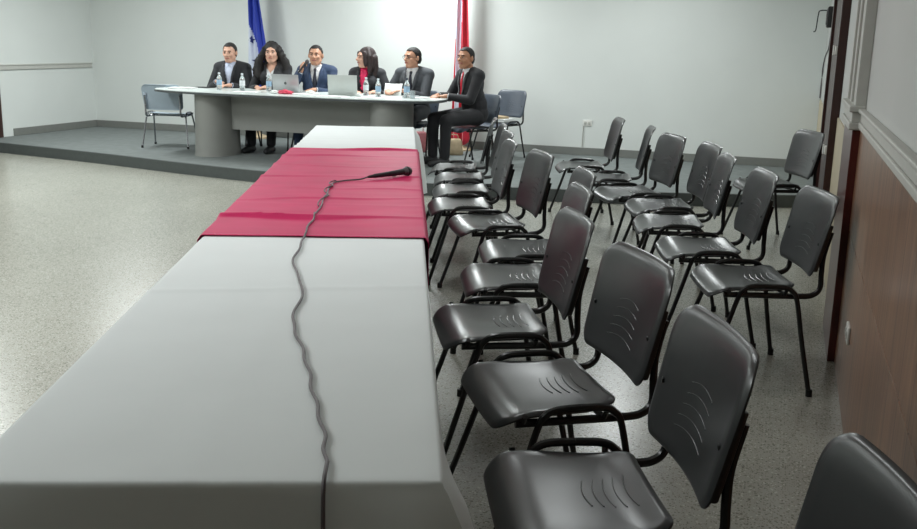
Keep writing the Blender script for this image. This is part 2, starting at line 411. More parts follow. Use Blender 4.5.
ROW_A = [(-2.731, 8.171, 1.83, 'farthest black plastic chair of the row along the table, beside the stage'),
 (-2.486, 7.606, 1.90, 'black plastic chair second from the stage in the row along the table'),
 (-2.26, 6.969, 1.97, 'black plastic chair third from the stage in the row along the table'),
 (-2.063, 6.33, 1.985, 'black plastic chair fourth from the stage in the row along the table'),
 (-1.70, 5.764, 2.09, 'black plastic chair fifth from the stage in the row along the table'),
 (-1.30, 5.062, 1.96, 'black plastic chair sixth from the stage, its back just showing behind the next'),
 (-1.20, 4.437, 1.95, 'black plastic chair seventh from the stage, its back low between two others'),
 (-1.054, 3.667, 2.02, 'black plastic chair fourth from the near end of the row along the table'),
 (-.692, 3.0, 2.12, 'black plastic chair third from the near end of the table row, seat fully in view'),
 (-.413, 2.27, 1.973, 'large black plastic chair second from the near end, at the table corner'),
 (-.10, 1.50, 1.85, 'nearest black plastic chair, only its backrest showing in the bottom right corner')]
ROW_B = [(-1.751, 8.883, 1.895, 'dark grey plastic chair farthest back in the right hand row, against the stage'),
 (-1.375, 8.141, 1.776, 'dark grey plastic chair second from the stage in the right hand row'),
 (-1.094, 7.450, 2.040, 'dark grey plastic chair third from the stage in the right hand row'),
 (-0.792, 6.927, 1.907, 'dark grey plastic chair fourth from the stage in the right hand row'),
 (-0.651, 6.279, 1.792, 'dark grey plastic chair third from the near end of the right hand row'),
 (-0.404, 5.560, 1.844, 'dark grey plastic chair second from the near end of the right hand row'),
 (-0.134, 4.888, 1.869, 'dark grey plastic chair nearest in the right hand row, beside the wood panelling'),
 (-0.112, 8.458, 1.978, 'dark grey plastic chair alone near the dark door on the right wall')]
proto = make_chair(M['plastic'], M['tube'])
first = True
for grp, row in (('black stacking chairs in a row along the draped table', ROW_A), ('dark grey stacking chairs in the right hand row', ROW_B)):
    for x, y, r, lab in row:
        o = proto if first else copy_tree(proto); first = False
        o.location = (x*.973, y*.973, 0); o.rotation_euler = (0, 0, r); o.scale = (.972, .972, 1.066); tag(o, lab, 'chair', grp)

# stage chairs
blue = make_chair(M['plastic_blue'], M['tube'])
silver = make_chair(M['plastic_silver'], M['chrome'])
silver.location = (-7.43, 10.84, STAGE); silver.rotation_euler = (0, 0, .26); silver.scale = (.93, .92, .94)
tag(silver, 'empty blue grey plastic chair with chrome legs at the left end of the stage desk', 'chair')

# ------------------------------------------------------------------ long draped table
TR = math.radians(21.35)                       # table axis leans left of the room axis
T0 = Vector((-.545, 1.60))                    # near right corner
AX = Vector((-math.sin(TR), math.cos(TR))); AC = Vector((-math.cos(TR), -math.sin(TR)))
TW, TL, TZ = .88, 7.38, .75
troot = empty('long_table', (T0.x, T0.y, 0), TR, 'long narrow meeting table hidden under the white cloth', 'table')
bm = bmesh.new(); box(bm, -TW+.012, -.012, .012, TL-.012, TZ-.04, TZ-.008, .006); link('tabletop', bm, M['desk_grey'], troot)
for k in range(4):
    for e in (.18, 1.65):
        y = k*TL/4+e
        for sx in (-.12, -TW+.12):
            bm = bmesh.new(); tube(bm, [(sx, y, 0), (sx, y, TZ-.04)], .014); link('leg', bm, M['tube'], troot)
# cloth in the same local frame (x 0..-TW, y 0..TL)
def fold(y, x):
    z = 0
    for y0, a, w, s in ((1.42, .0035, .02, .10), (3.02, .002, .03, -.05), (5.60, .012, .045, .03), (5.78, .007, .03, -.04), (6.05, .004, .025, .02), (6.22, .006, .03, -.03), (6.40, .003, .02, .03), (6.9, .003, .03, .03)):
        d = y-(y0+s*(x+TW/2)); z += a*math.exp(-(d/w)**2)
    z += .0020*mnoise.noise(Vector((x*2.2, y*1.4, 3)))+.0012*mnoise.noise(Vector((x*6, y*5, 9)))
    z += .0012*math.exp(-((x+.47)/.012)**2)      # ironing crease down the middle
    return z
def drape(bm, x0, x1, y0, y1, z, top_fn, drop, nx, ny, sides=(1, 1, 1, 1), amp=.02, seed=0, flare=.05):
    """cloth over a box: top grid, then skirt loops round the perimeter (or only on the long sides)"""
    g = [[bm.verts.new((x0+(x1-x0)*i/nx, y0+(y1-y0)*j/ny, z+top_fn(y0+(y1-y0)*j/ny, x0+(x1-x0)*i/nx))) for i in range(nx+1)] for j in range(ny+1)]
    for j in range(ny):
        for i in range(nx): bm.faces.new((g[j][i], g[j][i+1], g[j+1][i+1], g[j+1][i]))
    segs = []
    if all(sides):
        per = [(g[0][i], (0, -1)) for i in range(nx)]+[(g[j][nx], (1, 0)) for j in range(ny)]+[(g[ny][i], (0, 1)) for i in range(nx, 0, -1)]+[(g[j][0], (-1, 0)) for j in range(ny, 0, -1)]
        cs = {0: (-1, -1), nx: (1, -1), nx+ny: (1, 1), 2*nx+ny: (-1, 1)}
        per = [(v, cs[i] if i in cs else n, i in cs) for i, (v, n) in enumerate(per)]
        segs.append((per, True))
    else:
        segs.append(([(g[j][nx], (1, 0), False) for j in range(ny+1)], False)); segs.append(([(g[j][0], (-1, 0), False) for j in range(ny, -1, -1)], False))
    for per, closed in segs:
        prev = [p[0] for p in per]; N = len(per); s = 0; S_ = []
        for i in range(N):
            S_.append(s); s += (per[(i+1) % N][0].co-per[i][0].co).length
        prof = [(.005, -.001), (.010, -.004), (.013, -.010), (.014, -.022)]+[(.014+.0*k, -.022-(drop-.022)*k/10) for k in range(1, 11)]
        rings = []
        for off, dz in prof:
            ring = []
            for i, (v, n, c) in enumerate(per):
                dd = min(1, max(0, (-dz-.02)/.6))
                ph = S_[i]
                w = amp*dd*(math.sin(ph*13+seed+2*math.sin(ph*2.3))+.6*math.sin(ph*29+seed*2))
                nn = Vector((n[0], n[1], 0))
                if closed:   # corners bulge outwards as the spare cloth gathers
                    dc = min((v.co.xy-Vector(q)).length for q in ((x0, y0), (x1, y0), (x1, y1), (x0, y1)))
                    w += flare*dd**.45*math.exp(-(dc/.20)**2)
                if c: nn = nn*.75
                ring.append(bm.verts.new(Vector((v.co.x, v.co.y, v.co.z+dz))+nn*(off+w)))
            rings.append(ring)
        for r in rings:
            for k in range(N if closed else N-1): bm.faces.new((prev[k], r[k], r[(k+1) % N], prev[(k+1) % N]))
            prev = r
bm = bmesh.new(); drape(bm, -TW+.006, -.006, .006, TL-.006, TZ, fold, .60, 36, 380, amp=.010, flare=.13)
o = link('tablecloth', bm, M['cloth']); o.location = (T0.x, T0.y, 0); o.rotation_euler = (0, 0, TR)
tag(o, 'long white cloth draped over the meeting table to near the floor', 'tablecloth')
RY0, RY1 = 2.25, 5.46
def fold_red(y, x):
    z = fold(y, x)*.5+.006
    t = (y-RY0)
    for y0, a, w, s in ((.42, .009, .02, .03), (.46, .004, .05, .03), (.95, .004, .02, .12), (1.3, .003, .02, -.10), (1.75, .006, .02, .05), (2.2, .004, .03, -.12), (2.75, .006, .025, .06), (3.12, .010, .03, 0)):
        d = t-(y0+s*(x+TW/2)+.02*math.sin(x*9+y0*7)); z += 1.5*a*math.exp(-(d/w)**2)*(.75+.5*math.sin(x*5+y0*11))
    z += .0018*mnoise.noise(Vector((x*3, y*9, 1)))
    return z
bm = bmesh.new(); drape(bm, -TW-.004, .004, RY0, RY1, TZ+.002, fold_red, .30, 36, 260, sides=(0, 1, 0, 1), amp=.012, seed=2)
# skirt of the runner stands just clear of the white skirt
o = link('table_runner', bm, M['red']); o.location = (T0.x, T0.y, 0); o.rotation_euler = (0, 0, TR)
for v in o.data.vertices:
    if v.co.z < TZ-.004: v.co.x += .008 if v.co.x > -TW/2 else -.008
md = o.modifiers.new('thickness', 'SOLIDIFY'); md.thickness = .002
tag(o, 'crimson red cloth runner lying across the middle of the white tablecloth', 'runner')

# microphone lying on the runner and its cable
mroot = empty('microphone', (-2.075, 5.33, .789), 0, 'black handheld microphone lying on the crimson runner with its cable attached', 'microphone')
hd = Vector((.60, 1.0, .055)).normalized()
q = hd.to_track_quat('Z', 'Y'); mroot.rotation_mode = 'QUATERNION'; mroot.rotation_quaternion = q
bm = bmesh.new(); lathe(bm, [(0, -.24), (.009, -.238), (.012, -.225), (.014, -.15), (.017, -.06), (.019, -.03), (.019, -.022), (0, -.022)], 20); link('handle', bm, M['mic'], mroot)
bm = bmesh.new(); lathe(bm, [(0, -.024), (.019, -.022), (.024, -.010), (.0265, .004), (.0265, .010), (.024, .024), (.016, .033), (0, .037)], 24); link('grille', bm, M['mesh'], mroot)
bm = bmesh.new(); lathe(bm, [(.0265, .002), (.0285, .004), (.0285, .010), (.0265, .012)], 24); link('grille_ring', bm, M['black'], mroot)
bm = bmesh.new(); box(bm, -.005, .005, -.0195, -.014, -.10, -.075, .001); link('switch', bm, M['silver'], mroot)
bm = bmesh.new(); lathe(bm, [(0, -.275), (.005, -.275), (.008, -.26), (.009, -.238), (0, -.238)], 14); link('plug', bm, M['black'], mroot)
tail = Vector((-2.075, 5.33, .789))+hd*(-.275)
zc = .7625
def cz(x, y):   # height of the cloth under a point
    d = Vector((x, y))-T0; yy = d.dot(AX); xx = -d.dot(AC)
    if yy > RY0-.004 and yy < RY1: return TZ+.002+fold_red(yy, xx)
    return TZ+fold(yy, xx)
cab = [tail[:2], (-2.325, 4.92), (-2.262, 4.70), (-2.134, 4.381), (-1.985, 3.985), (-1.87, 3.685), (-1.765, 3.413), (-1.63, 3.09), (-1.432, 2.769), (-1.298, 2.451), (-1.174, 2.254), (-1.056, 2.063), (-.944, 1.885), (-.848, 1.72), (-.775, 1.59)]
path = smooth_path([(a, b, 0) for a, b in cab], 12)
pp = []
for i, p in enumerate(path):
    w = .0035*math.sin(i*.55)+.0025*math.sin(i*.23)
    x, y = p.x+w*AC.x, p.y+w*AC.y
    pp.append(Vector((x, y, cz(x, y)+.0065)))
pp[0] = tail; pp[1].z += .006; pp[2].z += .002
e = Vector((pp[-1].x, pp[-1].y)); nd = -AX
dist = (e-T0).dot(AX)
for dd, z in ((dist-.012, .758), (dist+.012, .752), (dist+.025, .735), (dist+.031, .70), (dist+.040, .60), (dist+.048, .45), (dist+.052, .30), (dist+.06, .18)):
    p = e+nd*dd; pp.append(Vector((p.x, p.y, z)))
bm = bmesh.new(); tube(bm, pp, .0042, 8)
tag(link('microphone_cable', bm, M['cable']), 'thin grey microphone cable snaking down the long table and over its near edge', 'cable')
# second strand twisting beside the first over the runner
p2 = []
for i, p in enumerate(path[12:44]):
    w = .016*math.sin(i*.5)+.003
    x, y = p.x+w*AC.x, p.y+w*AC.y
    p2.append(Vector((x, y, cz(x, y)+.008+.006*max(0, math.cos(i*.5)))))
bm = bmesh.new(); tube(bm, p2, .0032, 8)
tag(link('second_cable', bm, M['cable']), 'second thin cable strand twisted around the microphone cable on the crimson runner', 'cable')

# ------------------------------------------------------------------ stage desk
DC = Vector((-5.47, 10.50)); HX, HY = 1.82, .56
droot = empty('panel_desk', (DC.x, DC.y, STAGE), 0, 'large boat shaped grey panel desk with pale top on the stage', 'desk')
def boat(n=96, k=1.0):
    out = []
    for i in range(n):
        a = 2*PI*i/n; c, s = math.cos(a), math.sin(a)
        out.append((HX*k*math.copysign(abs(c)**.72, c), (HY-(1-k)*HX)*math.copysign(abs(s)**.62, s)))
    return out
def slab(bm, out, z0, z1):
    a = [bm.verts.new((x, y, z0)) for x, y in out]; b = [bm.verts.new((x, y, z1)) for x, y in out]
    for i in range(len(out)): j = (i+1) % len(out); bm.faces.new((a[i], a[j], b[j], b[i]))
    bm.faces.new(a[::-1]); bm.faces.new(b)
bm = bmesh.new(); slab(bm, boat(), .728, .752); link('desktop_edge', bm, M['desk_edge'], droot, smooth=False)
bm = bmesh.new(); slab(bm, boat(k=.998), .7515, .760); link('desktop', bm, M['desk_top'], droot, smooth=False)
for cx in (-1.02, 1.235):
    bm = bmesh.new(); seg = 40; rings = []
    for z, g in ((0, 1.04), (.02, 1.03), (.05, 1.01), (.35, .98), (.728, .97)):
        rings.append([bm.verts.new((cx+.232*g*math.cos(2*PI*k/seg), -.08+.34*g*math.sin(2*PI*k/seg), z)) for k in range(seg)])
    for a, b in zip(rings, rings[1:]):
        for k in range(seg): bm.faces.new((a[k], a[(k+1) % seg], b[(k+1) % seg], b[k]))
    bm.faces.new(rings[0][::-1]); bm.faces.new(rings[-1])
    link('pedestal', bm, M['desk_grey'], droot)
bm = bmesh.new(); box(bm, -.90, 1.16, -.13, -.105, .31, .728, .003); link('modesty_panel', bm, M['desk_grey2'], droot, smooth=False)
DZ = STAGE+.760

# ------------------------------------------------------------------ people
def V(*a): return Vector(a)
SKIN = {k: mat('skin_'+k, c, .5, vary=.05, scale=40) for k, c in dict(light=(205, 160, 138), mid=(190, 142, 116), tan=(176, 126, 98), dark=(150, 104, 80)).items()}
LIP = mat('lips', (150, 70, 66), .4, vary=.05)
HAIR = mat('black_hair', (26, 22, 22), .7, vary=.4, scale=45, bump=.9)
HAIRB = mat('dark_brown_hair', (44, 32, 32), .6, vary=.3, scale=80, bump=.5)
def elbow(S, H, la, lb, hint):
    d = H-S; L = min(d.length, (la+lb)*.985); u = d.normalized()
    x = (la*la-lb*lb+L*L)/(2*L); h = math.sqrt(max(la*la-x*x, 0))
    n = (hint-u*hint.dot(u)).normalized()
    return S+u*x+n*h
def add_hand(bm, W, d, up, side, grip=False, k=1.0):
    """W wrist, d pointing direction, up = back of the hand, side = +1 if the thumb leaves along d x up"""
    d = d.normalized(); up = (up-d*up.dot(d)).normalized(); r = d.cross(up)*side   # r points to the thumb side
    R = Matrix((r, d, up)).transposed()
    ell(bm, W+d*.045*k, (.040*k, .052*k, .016*k), 14, 10, rot=R)
    cap(bm, W-d*.01, W+d*.03*k, .025*k, .026*k, 10)
    c = 1.25 if grip else .42
    for i, (off, L) in enumerate(((.028, .070), (.010, .078), (-.009, .072), (-.027, .058))):
        p = W+d*.085*k+r*off*k; dirn = (d+r*off*2).normalized(); ang = .15
        for j, f in enumerate((.45, .31, .24)):
            ang += c*(.55 if j == 0 else .8)
            nd = dirn*math.cos(ang)-up*math.sin(ang); q_ = p+nd*L*f*k
            cap(bm, p, q_, .0092*k*(1-.08*j), .0085*k*(1-.1*j), 8); p = q_
    p = W+d*.025*k+r*.028*k; nd = (d*.7+r*.75-up*.2).normalized()
    q_ = p+nd*.042*k; cap(bm, p, q_, .013*k, .011*k, 8)
    nd2 = (d*.95+r*(.15 if not grip else -.3)-up*(.3 if not grip else .8)).normalized(); cap(bm, q_, q_+nd2*.030*k, .0105*k, .009*k, 8)

def person(loc, rz, label, skin, jacket, shirt, hands, head_yaw=0, head_pitch=0, hair='short', hairm=None, tie=None, female=False, trousers=None, scale=1.0, tops=1.30, lean=0, grip=(False, False), glasses=False, beard=False, blouse=None, feet=None, hx=0):
    """hands: two world points (person's right = local +x side when facing local +y ... left = -x)"""
    root = empty('person', loc, rz, label, 'person', 'people seated behind the stage desk')
    root.scale = (scale,)*3
    Minv = (Matrix.Translation(Vector(loc)) @ Matrix.Rotation(rz, 4, 'Z') @ Matrix.Scale(scale, 4)).inverted()
    w = .91 if female else 1.0
    dz = tops-1.30
    # joints; local +y is where the chest points, +x is the person's right hand
    pel = V(0, -.06, .565); ab = V(0, -.04+lean*.3, .72); ch = V(0, -.02+lean*.75, .90+dz*.7)
    sh = [V(s*.178*w, -.02+lean, .982+dz) for s in (1, -1)]
    nk = V(hx*.3, .0+lean, 1.03+dz); hc = V(hx, .045+lean*1.1, 1.172+dz)
    HR = Matrix.Rotation(head_yaw, 3, 'Z') @ Matrix.Rotation(head_pitch, 3, 'X')
    Hp = lambda x, y, z: hc+HR @ Vector((x*1.05, y*1.02, z))
    wr = []; el = []
    for s, h, S_ in zip((1, -1), hands, sh):
        H = Minv @ Vector(h); e = elbow(S_, H, .285, .265, V(s*.55, -.15, -.8)); wr.append(H); el.append(e)
    hips = [V(s*.095, -.03, .545) for s in (1, -1)]
    feet = feet or [V(.12, .42, 0), V(-.12, .40, 0)]
    knees = []
    for s, f, hp in zip((1, -1), feet, hips):
        an = f+V(0, -.0, .085); knees.append(elbow(hp, an, .43, .42, V(s*.12, .6, .9)))
    def torso(b, g, arms=True, legs=False, hem=.0):
        ell(b, pel, (.170*(1.02 if female else 1)+g, .120+g, .12+g)); ell(b, ab, (.145*w+g, .105+g, .16+g)); ell(b, ch, (.168*w+g, .112+g, .17+g))
        ell(b, ch+V(0, .0, -.11), (.160*w+g, .11+g, .15+g)); ell(b, pel+V(0, .01, .09), (.160*w+g, .115+g, .14+g))
        cap(b, sh[0], sh[1], .052+g, .052+g)
        for s_ in (0, 1): cap(b, sh[s_]+V(0, 0, .01), nk+V(0, -.01, .0), .052+g, .050+g)
        if female:
            for s_ in (1, -1): ell(b, ch+V(s_*.07, .085, -.015), (.062+g, .055+g, .06+g))
    # ---- body: one continuous skin
    b = bmesh.new(); torso(b, 0)
    cap(b, nk+V(0, -.01, -.04), hc+V(0, -.025, -.05), .056 if not female else .048, .054 if not female else .046)
    ell(b, Hp(0, -.012, .03), (.079, .098, .090), rot=HR); ell(b, Hp(0, .018, -.02), (.066, .078, .085), rot=HR)
    ell(b, Hp(0, .048, -.075), (.040, .040, .038), rot=HR); cap(b, Hp(.045, .0, -.05), Hp(.018, .055, -.090), .028, .024); cap(b, Hp(-.045, .0, -.05), Hp(-.018, .055, -.090), .028, .024)
    cap(b, Hp(0, .090, .018), Hp(0, .112, -.018), .008, .014); ell(b, Hp(.013, .100, -.022), (.010, .011, .008)); ell(b, Hp(-.013, .100, -.022), (.010, .011, .008))
    cap(b, Hp(-.035, .078, .036), Hp(.035, .078, .036), .012, .012)      # brow
    cap(b, Hp(.042, .062, -.015), Hp(.034, .070, -.020), .020, .018); cap(b, Hp(-.042, .062, -.015), Hp(-.034, .070, -.020), .020, .018)
    cap(b, Hp(-.018, .088, -.052), Hp(.018, .088, -.052), .009, .009)     # mouth
    for s_ in (1, -1):
        ell(b, Hp(s_*.080, -.012, -.002), (.010, .020, .032), rot=HR @ Matrix.Rotation(-.3*s_, 3, 'Z'))
    for i, s_ in enumerate((1, -1)):
        cap(b, sh[i], el[i], .048, .038); cap(b, el[i], wr[i], .038, .025)
        d = (wr[i]-el[i]).normalized()
        if grip[i]: add_hand(b, wr[i], V(-s_*.3, .35, .9), V(s_*.6, .6, .2), -s_, True)
        else: add_hand(b, wr[i], V(d.x, d.y, d.z*.2-.06), V(0, 0, 1), -s_)
        cap(b, hips[i], knees[i], .082, .056); cap(b, knees[i], feet[i]+V(0, 0, .09), .055, .036)
        cap(b, feet[i]+V(0, -.02, .05), feet[i]+V(s_*.01, .15, .03), .036, .028)
    body = fuse('body', b, skin, root, .0075, 3)
    # ---- face details
    for s_ in (1, -1):
        b = bmesh.new(); ell(b, Hp(s_*.030, .0815, .012), (.0120, .0075, .0062), 12, 8, rot=HR); ew = link('eye', b, M['eye_white'], root)
        b = bmesh.new(); ell(b, Hp(s_*.030, .0875, .012), (.0062, .0045, .0065), 10, 6, rot=HR); link('iris', b, M['iris'], ew)
        b = bmesh.new(); tube(b, [Hp(s_*.014, .093, .031), Hp(s_*.030, .092, .037), Hp(s_*.047, .080, .031)], .0042, 6); link('eyebrow', b, hairm or HAIR, root)
    b = bmesh.new(); tube(b, [Hp(-.024, .090, -.052), Hp(-.010, .0975, -.050), Hp(0, .099, -.0515), Hp(.010, .0975, -.050), Hp(.024, .090, -.052)], .005, 6); link('lips', b, LIP, root)
    # ---- hair
    hm = hairm or HAIR
    b = bmesh.new()
    if hair == 'short':
        ell(b, Hp(0, -.014, .033), (.0845, .104, .0945), 32, 24, rot=HR); ell(b, Hp(0, -.042, -.008), (.074, .078, .080), 24, 16, rot=HR)
        Ri = HR.inverted()
        def cut(c):
            l = Ri @ (c-hc)
            if l.y > .045: zm = .088+.25*(abs(l.x)-.03 if abs(l.x) > .03 else 0)
            elif l.y > .018: zm = .040+(l.y-.018)/.027*.048
            elif l.y > -.006: zm = .004+.036*max(0, (l.y-.006)/.012)
            elif l.y > -.032: zm = .030
            else: zm = -.062
            return l.z < zm
        fuse('hair', b, hm, root, .006, 2, cut, thick=.006)
    else:
        rnd = random.Random(hash(hair) % 99 if False else (5 if hair == 'curly' else 8))
        ell(b, Hp(0, -.025, .040), (.088, .105, .094), 28, 20, rot=HR)
        low = -.30 if hair == 'curly' else -.20
        wd = .150 if hair == 'curly' else .088
        for s_ in (1, -1):
            cap(b, Hp(s_*.045, -.01, .085), Hp(s_*.088, -.005, .02), .040, .036); cap(b, Hp(s_*.082, -.01, .02), Hp(s_*wd, -.015, -.10), .038, .050 if hair == 'curly' else .036)
            cap(b, Hp(s_*wd, -.015, -.10), Hp(s_*wd*(1.15 if s_ < 0 else 1.02), .0, low+.04), .056 if hair == 'curly' else .036, .055 if hair == 'curly' else .022)
        for x in (-.05, 0, .05): cap(b, Hp(x, -.075, .0), Hp(x*1.3, -.095, low), .055, .045)
        if hair != 'curly': cap(b, Hp(-.065, .05, .06), Hp(-.083, .045, -.08), .022, .018); cap(b, Hp(.065, .05, .06), Hp(.083, .035, -.08), .022, .018)
        else:
            for k in range(340):
                s_ = rnd.choice((1, -1)); t = rnd.random(); side = rnd.random() < .6
                if side: p = Hp(s_*(.075+.125*min(1, t*1.4))+rnd.uniform(-.012, .015)*s_, rnd.uniform(-.07, .02), .085-t*.37)
                else: p = Hp(rnd.uniform(-1, 1)*(.035+.13*t), -.075-.05*min(1, t*3)-rnd.random()*.015, .08-t*.38)
                ell(b, p, (.014+.008*rnd.random(),)*3, 8, 6)
            for k in range(60):
                a = rnd.uniform(PI*.95, PI*2.05); e_ = rnd.uniform(.2, 1.3)
                ell(b, Hp(.082*math.cos(a)*math.cos(e_), -.02+.10*math.sin(a)*math.cos(e_)*.9, .045+.096*math.sin(e_)), (.015,)*3, 8, 6)
        Ri = HR.inverted()
        def cut(c):
            l = Ri @ (c-hc); return abs(l.x) < .058 and l.y > .03 and l.z < .062
        fuse('hair', b, hm, root, .007, 2, None)
    if beard:
        b = bmesh.new(); ell(b, Hp(0, .030, -.062), (.058, .066, .052), 24, 16, rot=HR); Ri = HR.inverted()
        def cutb(c):
            l = Ri @ (c-hc); return l.z > -.03 or l.y < .0 or (abs(l.x) < .022 and -.063 < l.z < -.04)
        fuse('beard', b, mat('stubble', (92, 66, 56), .7, vary=.2), root, .005, 1, cutb)
    if glasses:
        b = bmesh.new()
        for s_ in (1, -1):
            ring = [Hp(s_*.031+.021*math.cos(a), .098, .010+.016*math.sin(a)) for a in [2*PI*k/14 for k in range(15)]]
            tube(b, ring, .0018, 5); tube(b, [Hp(s_*.052, .096, .014), Hp(s_*.078, .06, .014), Hp(s_*.084, -.01, .008)], .0018, 5)
        tube(b, [Hp(-.010, .099, .013), Hp(.010, .099, .013)], .0018, 5); link('glasses', b, M['lens'], root)
    # ---- shirt under the jacket, then jacket with an open V
    b = bmesh.new(); torso(b, .007); cap(b, nk+V(0, 0, -.03), nk+V(0, .004, .022), .066 if not female else .058, .061 if not female else .052)
    fuse('shirt' if not female else 'blouse', b, shirt, root, .0085, 3, lambda c: c.z > nk.z+.040 if (not female or blouse) else (c.z > nk.z-.01 or (c.y > ch.y and c.z > nk.z-.09+1.2*abs(c.x))))
    b = bmesh.new(); torso(b, .020)
    for i, s_ in enumerate((1, -1)):
        d = (wr[i]-el[i]).normalized()
        cap(b, sh[i]+V(0, 0, .006), el[i], .066, .055); cap(b, el[i], wr[i]-d*.035, .055, .040)
    vbot = ch.z-.17 if not female else ch.z-.16
    half = .062 if not female else .055
    def vcut(c):
        if c.y < ch.y-.01 and c.z > nk.z-.02: return (c.xy-nk.xy).length < .060
        if (c.xy-nk.xy).length < .072 and c.z > nk.z-.015: return True
        if c.y < ch.y: return False
        t = (c.z-vbot)/(nk.z-vbot)
        return 0 < t and abs(c.x) < half*min(t, 1.1)+.006 and c.z > vbot
    fuse('jacket', b, jacket, root, .0085, 4, vcut, thick=.004)
    def chest_y(x, z):
        # front of the chest just outside the jacket
        best = -9
        for c, r in ((ch, (.168*w, .112, .17)), (ab, (.145*w, .105, .16)), (ch+V(0, 0, -.11), (.160*w, .11, .15)), (pel+V(0, .01, .09), (.160*w, .115, .14))):
            q_ = 1-((x-c.x)/(r[0]+.02))**2-((z-c.z)/(r[2]+.02))**2
            if q_ > 0: best = max(best, c.y+(r[1]+.02)*math.sqrt(q_))
        yn = nk.y+.062
        return max(best, yn if z > nk.z-.06 else best)
    for s_ in (1, -1):   # lapels
        b = bmesh.new(); zs = [vbot+(nk.z-.005-vbot)*k/8 for k in range(9)]; R1, R2 = [], []
        for k, z in enumerate(zs):
            t = k/8; xi = s_*(half*t+.004); wid = .012+.034*math.sin(min(1, t*1.25)*PI*.62)*(1 if t < .85 else .6)
            R1.append(b.verts.new((xi, chest_y(xi, z)+.006, z))); R2.append(b.verts.new((xi+s_*wid, chest_y(xi+s_*wid, z)+.007, z+.006)))
        for k in range(8): b.faces.new((R1[k], R1[k+1], R2[k+1], R2[k]))
        o = link('lapel', b, jacket, root); md = o.modifiers.new('thickness', 'SOLIDIFY'); md.thickness = .004
    if not female:
        for s_ in (1, -1):   # collar points
            b = bmesh.new(); f = [V(s_*.004, nk.y+.070, nk.z+.002), V(s_*.050, nk.y+.048, nk.z+.030), V(s_*.060, nk.y+.030, nk.z+.008), V(s_*.036, nk.y+.082, nk.z-.040)]
            b.faces.new([b.verts.new(p) for p in f]); o = link('collar', b, shirt, root, smooth=False); md = o.modifiers.new('thickness', 'SOLIDIFY'); md.thickness = .004
    if tie:
        b = bmesh.new(); zt = nk.z-.004; prevr = None
        for z, wd_ in ((zt, .012), (zt-.012, .018), (zt-.034, .013), (zt-.05, .014), (zt-.12, .022), (zt-.19, .028), (zt-.25, .031), (zt-.29, .030)):
            y = max(chest_y(0, z)-.004, nk.y+.074 if z > zt-.05 else -9)
            r = [b.verts.new((-wd_, y, z)), b.verts.new((0, y+.005, z)), b.verts.new((wd_, y, z))]
            if prevr:
                for k in range(2): b.faces.new((prevr[k], prevr[k+1], r[k+1], r[k]))
            prevr = r
        o = link('tie', b, tie, root); md = o.modifiers.new('thickness', 'SOLIDIFY'); md.thickness = .006
    if blouse:
        b = bmesh.new(); rnd = random.Random(3)
        for k in range(26):
            z = nk.z-.005-.012*k*.7; y = chest_y(0, z)
            s_ = 1 if k % 2 else -1
            ell(b, (s_*rnd.uniform(.008, .032), y-.004, z), (.026, .014, .014), 10, 8)
        for a in range(12):
            t = PI*a/11; ell(b, (nk.x+.062*math.cos(t), nk.y+.058*math.sin(t)*1.1, nk.z+.004), (.02, .016, .018), 10, 8)
        fuse('ruffle', b, blouse, root, .006, 1)
    # shirt cuffs
    for i in (0, 1):
        d = (wr[i]-el[i]).normalized(); b = bmesh.new(); tube(b, [wr[i]-d*.05, wr[i]-d*.012], .034, 14)
        link('cuff', b, shirt if not female else jacket, root)
    # trousers and shoes
    tm = trousers or jacket
    b = bmesh.new(); ell(b, pel+V(0, .0, -.02), (.182, .135, .10))
    for i in (0, 1): cap(b, hips[i], knees[i], .100, .072); cap(b, knees[i], feet[i]+V(0, -.01, .11), .068, .056)
    fuse('trousers', b, tm, root, .010, 4)
    for i, s_ in enumerate((1, -1)):
        b = bmesh.new(); cap(b, feet[i]+V(0, -.03, .046), feet[i]+V(s_*.008, .09, .042), .045, .046); cap(b, feet[i]+V(s_*.008, .09, .042), feet[i]+V(s_*.015, .18, .034), .045, .033)
        for v in b.verts: v.co.z = max(v.co.z, 0)
        fuse('shoe', b, M['black'], root, .008, 2)
    return root

